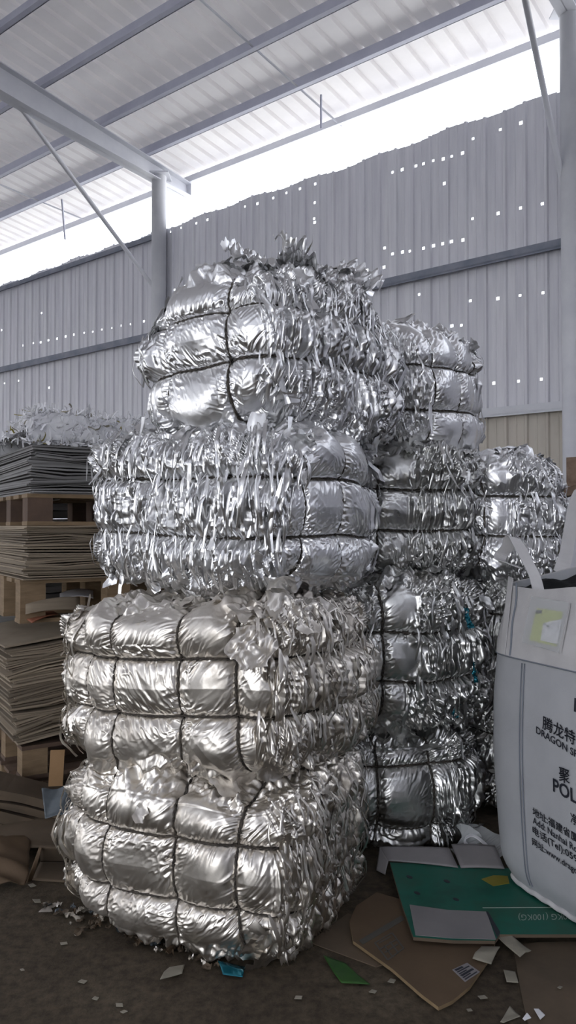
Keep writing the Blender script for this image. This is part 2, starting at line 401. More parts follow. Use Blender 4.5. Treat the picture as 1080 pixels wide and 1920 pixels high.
# ------------------------------------------------------------------ foil bales
EXP = 3.8
def cube_grid(n):
    l = np.tan(np.linspace(-PI/4, PI/4, n)*.9)/math.tan(PI/4*.9)
    a, b = np.meshgrid(l, l, indexing='ij'); a = a.ravel(); b = b.ravel(); o = np.ones_like(a)
    Q = np.concatenate([np.stack(c, 1) for c in ((o,a,b),(-o,b,a),(b,o,a),(a,-o,b),(a,b,o),(b,a,-o))])
    idx = np.arange(n*n).reshape(n, n)
    f0 = np.stack([idx[:-1,:-1], idx[1:,:-1], idx[1:,1:], idx[:-1,1:]], -1).reshape(-1, 4)
    F = np.concatenate([f0+k*n*n for k in range(6)])
    key = np.round(Q*100000).astype(np.int64)
    _, first, inv = np.unique(key, axis=0, return_index=True, return_inverse=True)
    return Q[first].astype(np.float32), inv.reshape(-1)[F].astype(np.int32)
_cg = {}
class Bale:
    def __init__(s, half, seed, vt, ht, rag=None, rag_amp=1., soft=.5, ex=EXP):
        s.ex = ex
        s.h = np.array(half, dtype=np.float32); s.seed = seed; s.vt = vt; s.ht = ht; s.rag = rag; s.ra = rag_amp; s.soft = soft
    def base(s, Q):
        EXP = s.ex
        k = (np.abs(Q)**EXP).sum(1)**(1/EXP)
        p = Q/k[:,None]*s.h
        q = p/s.h
        n = np.sign(q)*np.abs(q)**(EXP-1)/s.h; n /= np.linalg.norm(n, axis=1)[:,None]+1e-9
        return p.astype(np.float32), n.astype(np.float32)
    def masks(s, p, n):
        sd = s.seed
        e = np.abs(n[:,0]) + .35*sn(p*7, sd+1)*(1-n[:,2]**2)
        wr = sstep(.45, .72, e)
        if s.rag is not None:
            k = sstep(s.rag-.07, s.rag+.07, p[:,0] + .09*sn(p*8, sd+2))
            wr = np.maximum(wr, k*sstep(.3, .7, np.abs(n[:,1])))
        wt = sstep(.55, .85, np.abs(n[:,2]) + .3*sn(p*6, sd+3))
        return wr, wt*(1-wr*.5)
    def ties(s, p, n):
        dz = np.full(len(p), 9., np.float32); dx = dz.copy()
        for z in s.ht: dz = np.minimum(dz, np.abs(p[:,2]-z-.014*sn(p*(4,4,0), s.seed+7)))
        for x in s.vt: dx = np.minimum(dx, np.abs(p[:,0]-x-.014*sn(p*(0,4,4), s.seed+8)))
        dz = dz + 3*sstep(.6, .9, np.abs(n[:,2])); dx = dx + 3*sstep(.75, .95, np.abs(n[:,0]))
        return dz, dx
    def disp(s, p, n):
        sd = s.seed; wr, wt = s.masks(p, n); dz, dx = s.ties(p, n)
        ws = 1-np.maximum(wr, wt*.6)
        dzr = dz
        # pillows between ties, cusp at each tie
        d = -.046*np.exp(-dz/.05) - .010*np.exp(-dz/.012) - (.034*np.exp(-dx/.045) + .008*np.exp(-dx/.012))*(1-.75*wr)
        d = d + .05*sn(p*3.1, sd+11) + .012*sn(p*6.5, sd+12)
        # slanting gathers that run into the ties
        wv = vec_noise(p, 7., sd+20)*.03
        q = p + wv; sg = np.sign(sn(p*2.3, sd+23))*.55
        along = q[:,0]*np.abs(n[:,1]) + q[:,1]*np.abs(n[:,0])
        A = np.stack([(q[:,0]+sg*q[:,2])*70, (q[:,1]+sg*q[:,2])*70, q[:,2]*6], 1)
        B = np.stack([q[:,0]*6, (q[:,1]+sg*q[:,0])*70, (q[:,2]+sg*q[:,0])*70], 1)
        gz = np.exp(-dz/(.012+.042*vn(p*(9,9,2), sd+46)))*sstep(0, .014, dz); gx = np.exp(-dx/(.010+.036*vn(p*(2,9,9), sd+47)))*sstep(0, .014, dx)
        am = .5 + .9*vn(p*9, sd+29)
        d = d + ws*am*(.017*gz*(ridge(A, sd+24)-.3) + .013*gx*(ridge(B, sd+25)-.3))
        # quiet long creases over the pillow
        C = np.stack([(q[:,0]+q[:,2]*.9)*22, q[:,1]*22, (q[:,2]-q[:,0]*.5)*7], 1)
        cm = sstep(.5, .8, vn(p*5, sd+28))
        d = d + ws*s.soft*(.006*ridge(C, sd+26)*cm + .004*folds(p, 7., sd+27, 3)*sstep(.45, .75, vn(p*4.3, sd+45)))
        # folded layers on the cut ends: upright tatters
        wq = p + np.stack([sn(p*(6,6,4), sd+30), sn(p*(6,6,4), sd+31), sn(p*(10,10,6), sd+32)], 1)*.028
        st = np.stack([wq[:,0]*14, wq[:,1]*72, wq[:,2]*2.6], 1)
        if s.rag is not None: st = np.stack([wq[:,0]*64, wq[:,1]*64, wq[:,2]*2.6], 1)
        r1 = ridge(st, sd+33); r2 = ridge(st*np.array([2.1,2.1,1.5], np.float32), sd+34)
        band = np.minimum(1, .35+dz/.06)
        d = d + s.ra*wr*band*(.050*r1*(.35+.9*vn(p*(10,10,5), sd+35)) + .024*r2 - .022 + .016*folds(wq*np.array([1,1,.14],np.float32), 34., sd+36, 4) + .005*folds(p, 15., sd+38, 3) + .024*(vn(p*(12,20,3.5), sd+37)-.5))
        # crumpled film on top, bottom and corners
        d = d + wt*(.026*folds(p, 10., sd+40, 4) + .013*folds(p, 24., sd+41, 4) + .02*sn(p*8, sd+42))
        d = d + .003*folds(p, 30., sd+43, 3)*np.maximum(wr, wt)
        return d, wr, wt, dz, dx
    def surf(s, Q):
        p, n = s.base(Q); d, wr, wt, dz, dx = s.disp(p, n)
        return p + n*d[:,None], n, wr, wt, dz, dx
    def loop(s, axis, v, n=300):
        EXP = s.ex
        k = np.arange(n)/n*8
        a = np.where(k < 1, 1, np.where(k < 3, 2-k, np.where(k < 5, -1, np.where(k < 7, k-6, 1))))
        b = np.where(k < 1, k, np.where(k < 3, 1, np.where(k < 5, 4-k, np.where(k < 7, -1, k-8))))
        i, j, c = ((0,1,2) if axis == 'z' else (1,2,0))
        # points of the super-ellipsoid with coordinate c fixed at v
        rem = max(1-abs(v/s.h[c])**EXP, .02)
        kk = (rem/(np.abs(a)**EXP+np.abs(b)**EXP))**(1/EXP)
        Q = np.zeros((n,3), np.float32); Q[:,i] = a*kk; Q[:,j] = b*kk; Q[:,c] = v/s.h[c]
        p = Q*s.h
        w = .014*sn(p*((4,4,0) if axis == 'z' else (0,4,4)), s.seed+(7 if axis == 'z' else 8))
        p[:,c] += w
        q = p/s.h; nn = np.sign(q)*np.abs(q)**(EXP-1)/s.h; nn /= np.linalg.norm(nn, axis=1)[:,None]
        d, *_ = s.disp(p, nn)
        ker = np.array([1,2,3,2,1])/9.
        dd = np.convolve(np.concatenate([d[-2:], d, d[:2]]), ker, 'valid')
        return p + nn*(np.maximum(dd, d-.008)+.006)[:,None], nn

def crumpled(c, u, v, nrm, nu, nv, amp, seed, curl=0.):
    """a loose piece of film: grid around c, spanned by u, v"""
    a, b = np.meshgrid(np.linspace(-.5, .5, nu), np.linspace(0, 1, nv), indexing='ij'); a = a.ravel(); b = b.ravel()
    rg = np.random.RandomState(seed)
    wob = 1+.35*np.sin(b*7+rg.rand()*6)
    u, v, nrm, c = [np.asarray(x, np.float32) for x in (u, v, nrm, c)]
    P = c + np.outer(a*wob, u) + np.outer(b, v) + np.outer(curl*b*b, nrm)
    P = P.astype(np.float32)
    L = max(np.linalg.norm(u), np.linalg.norm(v))
    f = 3.2/L
    P = P + nrm*(amp*folds(P+seed*.37, f, seed % 9999, 4) + amp*.5*folds(P+seed*.11, f*2.3, seed % 9999+3, 3))[:,None]*np.minimum(1, .25+b*1.6)[:,None]
    idx = np.arange(nu*nv).reshape(nu, nv)
    F = np.stack([idx[:-1,:-1], idx[1:,:-1], idx[1:,1:], idx[:-1,1:]], -1).reshape(-1, 4)
    return P, F

def make_bale(label, loc, rot, half, seed, vt, ht, N=150, rag=None, ra=1., soft=.5, m=0, fringe=260, tops=60, flaps=(), ex=EXP, group='silver foil bales'):
    """loc = centre of the bale; the root Empty sits at its base"""
    bl = Bale(half, seed, vt, ht, rag, ra, soft, ex)
    root = empty('foil_bale', (loc[0], loc[1], loc[2]-half[2]), rot); tag(root, label, 'bale', group)
    off = np.array([0, 0, half[2]], np.float32)
    if N not in _cg: _cg[N] = cube_grid(N)
    Q, F = _cg[N]
    V, n, wr, wt, dz, dx = bl.surf(Q)
    link('pressed_foil_body', mesh_np('pressed_foil_body', V+off, F), root, M_foil[m])
    # twisted tie wires
    for ax, vals in (('z', ht), ('x', vt)):
        for v in vals:
            P, nn = bl.loop(ax, v)
            P = P+off; T = np.roll(P, -1, 0)-np.roll(P, 1, 0); T /= np.linalg.norm(T, axis=1)[:,None]+1e-9
            Bn = np.cross(T, nn); ln = np.concatenate([[0], np.cumsum(np.linalg.norm(np.diff(P, axis=0), axis=1))])
            b = MB()
            turns = round(ln[-1]/.05)
            for ph in (0, PI):
                an = ln/ln[-1]*turns*2*PI+ph
                pts = P + (np.cos(an)*.003)[:,None]*Bn + (np.sin(an)*.003)[:,None]*nn
                b.tube([Vector(x) for x in pts.tolist()], .0031, 5, closed=True)
            b.build('tie_wire', M_wire, root)
    # loose tatters
    rg = np.random.RandomState(seed+900); strips = int(fringe*1.35); fringe = int(fringe*.10); tops = int(tops*.8)
    allV = []; allF = []; base = 0
    wR = wr*(np.abs(n[:,2]) < .6)*(dz > .03); wT = np.maximum(wt, 0)*(n[:,2] > -.2) + .6*(np.abs(n[:,0]) > .3)*(np.abs(n[:,2]) > .3)
    for cnt, w, kind in ((fringe, wR, 0), (tops, wT, 1)):
        if cnt == 0: continue
        ids = rg.choice(len(V), cnt, p=w/w.sum())
        for i in ids:
            nr = n[i].astype(np.float64)
            if kind == 0:
                d = np.array([rg.normal()*.25, rg.normal()*.25, rg.choice([-1, 1])*1.])
                L = .06+.12*rg.rand(); wd = .008+.016*rg.rand(); curl = (.05+.3*rg.rand()**2)*L*.6
            else:
                d = rg.normal(size=3); L = .06+.09*rg.rand(); wd = .03+.06*rg.rand(); curl = (.05+.35*rg.rand()**2)*L*.6
            d -= nr*d.dot(nr); d /= np.linalg.norm(d); u = np.cross(d, nr)
            P, G = crumpled(V[i]-nr*.006, u*wd, d*L, nr, 4 if kind == 0 else 7, 7, wd*(.3 if kind == 0 else .2), int(rg.randint(1e6)), curl)
            allV.append(P+off); allF.append(G+base); base += len(P)
    if strips:
        ids = rg.choice(len(V), strips, p=wR/wR.sum())
        for i in ids:
            nr = n[i].astype(np.float64); d = np.array([rg.normal()*.14, rg.normal()*.14, 1.]); d -= nr*d.dot(nr); d /= np.linalg.norm(d); u = np.cross(d, nr)
            L = .07+.13*rg.rand(); wd = .003+.009*rg.rand()**1.5; K = 9; bb = np.linspace(-1, 1, K); ph = rg.rand()*6; lift = .004+.012*rg.rand()
            sw = .012*np.sin(bb*2.2+ph)*rg.rand(); nn_ = lift - bb*bb*L*.16 + .004*np.sin(bb*5+ph); fold = rg.choice([-1,1])*(.3+.6*rg.rand())
            P = []
            for k_ in range(K):
                taper = 1-.5*abs(bb[k_])**3
                for uu, hh in ((-1,0),(-.1,fold),(1,rg.rand()*.3)):
                    P.append(V[i] + d*(bb[k_]*L/2) + u*(uu*wd*taper+sw[k_]) + nr*(nn_[k_]+hh*wd))
            idx = np.arange(K*3).reshape(K,3)
            G = np.stack([idx[:-1,:-1], idx[1:,:-1], idx[1:,1:], idx[:-1,1:]], -1).reshape(-1, 4)
            allV.append(np.array(P, np.float32)+off); allF.append(G+base); base += len(P)
    if allV:
        o = link('foil_tatters', mesh_np('foil_tatters', np.concatenate(allV), np.concatenate(allF), smooth=False), root, M_foil[m]); o['kind'] = 'stuff'
    # named large flaps: (direction to surface, along dir, width, length, curl, amp, material)
    for k, (q, d, wd, L, curl, amp, fm) in enumerate(flaps):
        Qq = np.array([q], np.float32); Qq /= np.abs(Qq).max()
        P0, nn, *_ = bl.surf(Qq); nr = nn[0].astype(np.float64)
        d = np.array(d, float); d -= nr*d.dot(nr); d /= np.linalg.norm(d); u = np.cross(d, nr)
        P, G = crumpled(P0[0]+nr*.008, u*wd, d*L, nr, 36, 36, amp, seed+77*k+5, curl)
        link('foil_flap', mesh_np('foil_flap', P+off, G), root, fm or M_foil[m])
    return root

def deg(*a): return tuple(R(x) for x in a)
# front column, bottom to top
A1 = make_bale('dusty silver foil bale on the floor, bottom of the tall front stack', (-.295,3.24,.315), deg(0,0,-27), (.54,.50,.335), 11, (-.40,-.21,.11,.37), (-.115,.12), N=270, soft=.45, m=1, fringe=520, tops=80)
A2 = make_bale('brownish silver foil bale second from the bottom of the front stack', (-.275,3.27,.945), deg(-1,-2,-25), (.555,.535,.365), 23, (-.38,-.21,.10,.34), (-.10,.115), N=270, soft=.4, m=1, fringe=420, tops=110,
    flaps=[((.80,-1,.75), (.1,0,-1), .14, .17, .03, .012, None)])
A3 = make_bale('bright tattered foil bale second from the top of the front stack', (-.245,3.40,1.63), deg(1,0,55), (.44,.61,.365), 37, (-.26,.0,.25), (-.105,.125), N=270, soft=.35, m=0, fringe=560, tops=150)
A4 = make_bale('domed silver foil bale topping the tall front stack', (-.02,3.53,2.26), deg(0,-3,-35.5), (.43,.61,.425), 41, (-.22,.15), (-.055,.165), N=270, soft=.1, m=0, fringe=560, tops=170, ex=3.0,
    flaps=[((.45,-.5,1), (0,-.2,1), .22, .2, .10, .03, M_foil[0]), ((.2,-.3,1), (-.5,.2,.5), .2, .2, .10, .03, M_foil[0]), ((.75,-.3,1), (.3,-.6,.5), .2, .17, .08, .03, M_foil[0]), ((.9,.1,1), (.3,.6,.5), .18, .15, .08, .03, M_foil[0]), ((.8,-.2,1), (.4,.5,.6), .15, .16, .06, .02, M_foil[0])])
# right column, bottom to top
B1 = make_bale('small shade-tinted foil bale on the floor behind the green carton', (.56,4.06,.285), deg(0,0,10), (.36,.40,.30), 53, (-.21,.07), (-.17,.14), N=150, rag=.17, m=2, fringe=200, tops=60)
B2 = make_bale('grey foil bale with teal scraps, second from the bottom of the right stack', (.53,4.10,.93), deg(0,0,25), (.44,.42,.385), 61, (-.26,), (-.12,.12), N=150, rag=-.10, m=2, fringe=320, tops=90,
    flaps=[((.42,-1,.62), (.1,0,-1), .035, .11, .01, .006, M_teal), ((.5,-1,-.1), (0,0,-1), .03, .10, .01, .006, M_teal), ((.3,-1,-.62), (-.2,0,-1), .035, .07, .01, .006, M_teal)])
B3 = make_bale('dented foil bale under the top bale of the right stack', (.58,4.32,1.63), deg(0,0,10), (.42,.44,.365), 71, (-.20,), (-.09,.125), N=150, rag=-.02, m=2, fringe=280, tops=110)
B4 = make_bale('smooth puffy foil bale on top of the right stack', (.62,4.48,2.30), deg(0,-2,45), (.44,.49,.39), 83, (-.22,.02,.24), (-.12,.12), N=170, soft=.2, m=0, fringe=220, tops=110, ex=3.1)
# far right column behind the bulk bag
C1 = make_bale('dark foil bale on the floor behind the white bulk bag', (1.27,4.56,.31), deg(0,0,10), (.30,.42,.325), 91, (-.1,.1), (-.1,.12), N=90, rag=-.3, m=2, fringe=80, tops=20)
C2 = make_bale('shaded foil bale between two others behind the white bulk bag', (1.26,4.54,.96), deg(0,0,10), (.30,.42,.345), 97, (-.1,), (-.1,.12), N=110, rag=-.2, m=2, fringe=150, tops=40)
C3 = make_bale('tattered foil bale at the far right, nearest the right column', (1.17,4.46,1.61), deg(0,0,10), (.31,.42,.35), 101, (-.22,), (-.10,.12), N=140, rag=-.06, m=0, fringe=320, tops=110)

# ------------------------------------------------------------------ paper stacks on pallets at the left
PHI = R(32)
def frame(o, phi, roll=0., pitch=0.):
    M = Matrix.Rotation(phi, 3, 'Z') @ Matrix.Rotation(-roll, 3, 'Y') @ Matrix.Rotation(pitch, 3, 'X')
    o = Vector(o); return lambda x, y, z: o + M @ Vector((x, y, z))
def sheet_stack(name, label, o, z0, z1, n, wd, dp, mt, seed, phi=PHI, roll=0., jit=.012, wave=.012, cat='paper stack'):
    rg = random.Random(seed); root_o = Vector((o[0], o[1], z0)); X = frame((0,0,0), phi, roll); mb = MB(); th = (z1-z0)/n; K = 12
    P = np.array([[i*wd/(K-1), k*.06, 0] for k in range(n+1) for i in range(K)], np.float32)
    wv = (sn(P*np.array([5,5,1],np.float32)+seed, seed)*wave).reshape(n+1, K)
    for k in range(n):
        jx, jy = rg.gauss(0, jit), rg.gauss(0, jit); V = []; gp = th*rg.choice([.04, .1, .3])
        for i in range(K):
            x = i*wd/(K-1)
            e = min(1., k/3, (n-k)/1.5+.2)
            for (y, z) in ((jy, k*th+wv[k,i]*e), (jy, (k+1)*th-gp+wv[k,i]*e), (jy+dp, (k+1)*th-gp), (jy+dp, k*th)):
                V.append(X(x+jx, y, z))
        F = []
        for i in range(K-1):
            for c in range(4): F.append((i*4+c, i*4+(c+1)%4, (i+1)*4+(c+1)%4, (i+1)*4+c)[::-1])
        F += [(0,1,2,3), tuple((K-1)*4+c for c in (3,2,1,0))]
        mb.add(V, F)
    ob = mb.build(name, mt); ob.location = root_o; tag(ob, label, cat); ob['kind'] = 'stuff'
    return ob
def pallet(label, o, z0, h, wd, dp, mt, mb_, phi=PHI, roll=0.):
    r = empty('wooden_pallet', (o[0], o[1], z0), (0, -roll, 0)); r.rotation_euler = (0, 0, phi); tag(r, label, 'pallet')
    X = frame((0,0,0), 0, roll); rg = random.Random(int(z0*977))
    def pc(nm, x0, x1, y0, y1, a, b, m_):
        q = MB(); q.hexa([X(*c) for c in ((x0,y0,a),(x1,y0,a),(x1,y1,a),(x0,y1,a),(x0,y0,b),(x1,y0,b),(x1,y1,b),(x0,y1,b))]); q.build(nm, m_, r)
    for k in range(5):
        y = k*(dp-.13)/4; pc('deck_board', 0, wd, y, y+.13, h-.022, h, mt)
    for y in (0, dp/2-.06, dp-.12):
        pc('bottom_board', 0, wd, y, y+.12, 0, .022, mt)
        for x in (0, wd/2-.07, wd-.14): pc('block', x+.003, x+.14, y+.003, y+.118, .022, h-.022, mb_)
    return r
def corner(px, py, Y): return at_depth(px, py, Y)
C3_ = corner(58, 925, 4.2); z3t = at_depth(62, 832, 4.2).z; z3 = C3_.z
zp = at_depth(58, 985, 4.2).z
CO = (C3_.x, C3_.y)
z2b = at_depth(60, 1088, 4.2).z; z1t = at_depth(40, 1172, 4.2).z; z1b = at_depth(15, 1392, 4.2).z
sheet_stack('paper_sheet_stack', 'stack of dark grey sheets on the topmost pallet, under the shredded paper', CO, z3, z3t, 26, 1.1, .95, M_sheetG, 3, wave=.018)
pallet('brown block pallet between the dark grey sheets and the tan sheets', (CO[0]-.02, CO[1]), zp, z3-zp, 1.12, .95, M_wood, M_woodD)
CB = (CO[0]-.03, CO[1]+.01)
sheet_stack('paper_sheet_stack', 'stack of tan sheets in the middle of the left pile, between two pallets', CB, z2b, zp, 30, 1.12, .95, M_sheetB, 5)
pallet('light pallet under the middle tan sheets, above the lowest stack', (CB[0]-.03, CB[1]), z1t+.005, z2b-z1t-.005, 1.12, .95, M_wood, M_wood)
CC = (CO[0]-.05, CO[1]-.03)
sheet_stack('paper_sheet_stack', 'lowest tilted stack of tan sheets in the left pile', (CC[0], CC[1]), z1b-.02, z1t-.11, 46, 1.1, .95, M_sheetB, 8, roll=R(7.5), jit=.016, wave=.02)
pallet('pallet standing on the floor under the lowest tilted sheets', (CC[0]-.02, CC[1]+.05), 0, .17, 1.12, .95, M_woodD, M_wood)
pallet('second floor pallet, stacked directly under the lowest tilted sheets', (CC[0]+.01, CC[1]+.03), .175, z1b-.2, 1.12, .95, M_woodD, M_wood)
_e = Vector((-math.sin(PHI), math.cos(PHI)))*1.16
sheet_stack('paper_sheet_stack', 'added dark stack behind the left pile, filling the pallet gaps', (CO[0]+_e.x, CO[1]+_e.y), 0, z3t-.1, 40, 1.2, .4, M_sheetG, 15)  # extra stack added to darken the pallet gaps
# odd papers in the gap above the lowest stack
def panel(name, label, cat, pts, mt, th=.004, n=10, sag=0., amp=0., seed=1, parent=None, curl=None):
    """a sheet spanned between four corners a-b-c-d (3-D points)"""
    a, b, c, d = [np.array(p, np.float32) for p in pts]
    u, v = np.meshgrid(np.linspace(0,1,n), np.linspace(0,1,n), indexing='ij'); u = u.ravel()[:,None]; v = v.ravel()[:,None]
    P = (a*(1-u)+b*u)*(1-v) + (d*(1-u)+c*u)*v
    nr = np.cross(b-a, d-a); nr /= np.linalg.norm(nr); nr = nr if nr[2] >= 0 else -nr
    P = P + nr*(sag*4*u*(1-u)*1.0)
    if amp: P = P + nr*(amp*folds(P.astype(np.float32), 7., seed, 3))[:,None]*1.0
    if curl is not None: P = P + nr*(curl*(v**3))
    V = np.concatenate([P+nr*th/2, P-nr*th/2]); idx = np.arange(n*n).reshape(n,n)
    f0 = np.stack([idx[:-1,:-1], idx[1:,:-1], idx[1:,1:], idx[:-1,1:]], -1).reshape(-1,4)
    rim = np.concatenate([idx[:,0], idx[-1,1:], idx[-2::-1,-1], idx[0,-2:0:-1]]); r2 = np.roll(rim, -1)
    F = np.concatenate([f0, f0[:,::-1]+n*n, np.stack([r2, rim, rim+n*n, r2+n*n], 1)])
    o = link(name, mesh_np(name, V, F, smooth=False), parent, mt)
    return tag(o, label, cat) if label else o
D = lambda px, py, Y: at_depth(px, py, Y)
panel('rolled_paper', 'rolled beige sheet lying in the gap above the lowest stack', 'paper', [D(48,1133,4.22), D(150,1120,4.45), D(150,1146,4.40), D(48,1152,4.18)], M_sheetB, sag=.03)
panel('white_paper_sheet', 'white folded sheet lying behind the rolled beige sheet', 'paper', [D(112,1113,4.7), D(175,1108,4.8), D(175,1122,4.6), D(112,1126,4.5)], M_paper, sag=.02)
panel('orange_paper_sheet', 'orange sheet on top of the lowest tilted stack', 'paper', [D(48,1160,4.25), D(100,1146,4.5), D(110,1152,4.35), D(60,1168,4.15)], M_orange, sag=.01)
panel('wrapping_paper_sheet', 'pale sheet under the block pallet, poking out beside the brown block', 'paper', [D(57,931,4.4), D(112,930,4.5), D(112,937,4.4), D(57,942,4.3)], M_paper)
# shredded paper on top
def shred_heap():
    X = frame((CO[0]-.02, CO[1]+.02, z3t), PHI); rg = np.random.RandomState(5); mb = MB()
    n = 34; V = []
    for i in range(n):
        for j in range(n):
            x = i/(n-1)*1.12; y = j/(n-1)*.9
            e = min(1, x*14+.2, (1.12-x)*14, y*14, (.9-y)*14)
            V.append((x, y, max(e, 0)))
    A = np.array(V, np.float32)
    hh = .175*np.maximum(A[:,2], 0)**.5*(.85+.35*vn(A*4.0, 3)) + .02*folds(A, 16., 4)
    V = [X(a[0], a[1], max(.004, h)) for a, h in zip(A, hh)]
    mb.add(V, [(i*n+j, (i+1)*n+j, (i+1)*n+j+1, i*n+j+1) for i in range(n-1) for j in range(n-1)], 0)
    H = hh.reshape(n, n)
    for k in range(4200):
        x = rg.rand()*1.12; y = (rg.rand()**1.8)*.9; i = min(n-2, int(x/1.12*(n-1))); j = min(n-2, int(y/.9*(n-1)))
        z = H[i,j]*(rg.rand()**.4 if y < .1 else 1) + .006
        an = rg.rand()*2*PI; L = .03+.07*rg.rand(); w_ = .002+.004*rg.rand(); el = rg.normal()*.5; cu = rg.normal()*1.6
        p = np.array([x, y-.02*rg.rand(), max(z, .015)]); pts = []
        for q in range(5):
            pts.append(p.copy()); a2 = an+cu*q/4; p = p + np.array([math.cos(a2)*math.cos(el), math.sin(a2)*math.cos(el), math.sin(el)-.15*q/4])*L/4; el += rg.normal()*.5
            p[2] = max(p[2], .006); p[1] = max(p[1], -.03)
        sd = np.array([-math.sin(an)*w_, math.cos(an)*w_, w_*rg.normal()*.8])
        VV = [X(*(a+s_*sd)) for a in pts for s_ in (-1, 1)]
        mb.add(VV, [(2*q, 2*q+1, 2*q+3, 2*q+2) for q in range(4)], 0 if rg.rand() < .93 else (1 if rg.rand() < .7 else 2))
    o = mb.build('shredded_paper', [M_paper, M_scrap, M_yellow]); tag(o, 'heap of shredded white paper on the dark grey sheets', 'shredded paper'); o['kind'] = 'stuff'
shred_heap()
# loose things at the foot of the left pile
sheet_stack('cardboard_sheet_stack', 'brown board sheets leaning down on the floor below the left pile', (D(-60,1420,3.80).x, 3.80), .0, .29, 12, .50, .26, M_kraftD, 12, phi=R(8), roll=R(-17), jit=.012, wave=.015, cat='cardboard')
b = MB(); b.bar(D(104,1474,3.95), D(108,1406,4.0), .07, .05, up=(.3,-1,0)); tag(b.build('timber_offcut', M_timber), 'short orange timber offcut standing beside the lowest bale', 'timber')
panel('plastic_film', 'blue-grey plastic film crumpled by the timber offcut', 'film', [D(78,1478,3.75), D(150,1470,3.8), D(155,1528,3.7), D(84,1530,3.65)], M_blueish, amp=.02, n=24, seed=6)
Z = on_plane_z
panel('kraft_board', 'wide brown board lying flat against the left side of the bottom bale', 'cardboard', [Z(-40,1532,.06), Z(160,1532,.10), Z(165,1600,.06), Z(-40,1592,.05)], M_kraftD, th=.006, sag=.02, amp=.006, n=16)
panel('kraft_board', 'creased kraft board at the left edge, in front of the wide brown board', 'cardboard', [Z(-50,1580,.15), Z(58,1572,.09), Z(50,1655,.03), Z(-50,1675,.015)], M_kraft, th=.005, sag=.03, amp=.02, n=20, seed=9)
r = empty('open_carton', Z(66, 1640, 0)); tag(r, 'small open brown carton lying between kraft boards and bottom bale', 'carton')
def rel(o, L): return [Vector(p)-o.location for p in L]
panel('side_panel', None, None, rel(r, [Z(50,1655,.005), Z(74,1588,.13), Z(78,1590,.13), Z(60,1650,.0)]), M_kraft, th=.005, parent=r)
panel('back_panel', None, None, rel(r, [Z(74,1588,.13), Z(140,1590,.12), Z(140,1615,.02), Z(76,1615,.02)]), M_kraftD, th=.005, parent=r)
panel('bottom_panel', None, None, rel(r, [Z(60,1650,.004), Z(76,1615,.006), Z(140,1615,.006), Z(130,1655,.004)]), M_kraftD, th=.004, parent=r)

# ------------------------------------------------------------------ flat litter on the floor
def flat(name, label, cat, px, z, mt, th=.005, parent=None, edge=None, sub=True, origin=None):
    pts = [on_plane_z(x, y, z) for x, y in px]
    o3 = origin or sum(pts, Vector())/len(pts); b = MB()
    b.prism([(p.x-o3.x, p.y-o3.y) for p in pts], z-th-o3.z, z-o3.z, 0 if edge is None else 1, 0)
    o = b.build(name, [mt] if edge is None else [mt, edge], parent)
    if parent is None: o.location = o3
    return tag(o, label, cat) if label else o
flat('dusty_board', 'dusty brown board lying on the floor at the right edge', 'cardboard', [(962,1772),(1010,1766),(1180,1764),(1200,1960),(1000,1960),(985,1900),(975,1850)], .004, M_kraftD, .003)
flat('kraft_board', 'small brown board sticking out from under the printed brown carton', 'cardboard', [(580,1766),(652,1712),(700,1725),(745,1800),(705,1812),(650,1792)], .006, M_kraftD, .004)
def scrap(name, label, cat, px, z, mt, amp=.01, seed=1):
    c4 = [on_plane_z(x, y, z+.006) for x, y in px]
    return panel(name, label, cat, c4, mt, th=.002, n=12, amp=amp, seed=seed)
scrap('film_scrap', 'green film scrap lying left of the printed brown carton', 'film', [(606,1793),(648,1806),(694,1846),(640,1846)], .004, M_greenf, .006, 2)
# printed brown carton
BC = [(655,1728),(668,1698),(706,1673),(752,1686),(800,1700),(930,1735),(928,1770),(915,1800),(880,1850),(848,1876),(822,1888),(790,1864),(735,1816),(662,1764)]
r = empty('flattened_carton', on_plane_z(780, 1790, 0)); tag(r, 'flattened brown carton with printed band and white shipping label', 'carton'); OR = r.location.copy()
flat('board', None, None, BC, .022, M_kraft, .012, r, M_edge, origin=OR)
M_band2 = mat('printed_band', (.07,.065,.055), .7)
flat('printed_band', None, None, [(673,1763),(680,1771),(759,1724),(753,1716)], .0230, M_band2, .0008, r, origin=OR)
b = MB()
def pr(px, z=.023):
    p = on_plane_z(*px, z)-OR; return p
for (p, q) in (((703,1768),(735,1749)),((735,1749),(757,1778)),((757,1778),(727,1800)),((727,1800),(703,1768)),((712,1780),(744,1761)),((720,1773),(737,1795)),((731,1766),(747,1787)),((722,1786),(746,1770)),((711,1768),(733,1756))):
    b.bar(pr(p), pr(q), .006, .0008)
b.build('printed_mark', M_band2, r)
lb = flat('shipping_label', None, None, [(848,1818),(876,1805),(900,1822),(872,1841)], .0232, M_white, .001, r, origin=OR)
b = MB()
for i in range(6):
    t = .12+.76*i/5
    p0 = Vector((848,1818,0)).lerp(Vector((876,1805,0)), .1).lerp(Vector((872,1841,0)).lerp(Vector((900,1822,0)), .1), t)
    p1 = Vector((848,1818,0)).lerp(Vector((876,1805,0)), .9 if i % 2 else .6).lerp(Vector((872,1841,0)).lerp(Vector((900,1822,0)), .9 if i % 2 else .6), t)
    b.bar(pr((p0.x,p0.y), .0236), pr((p1.x,p1.y), .0236), .005 if i % 3 else .009, .0006)
b.build('label_print', M_ink, lb)
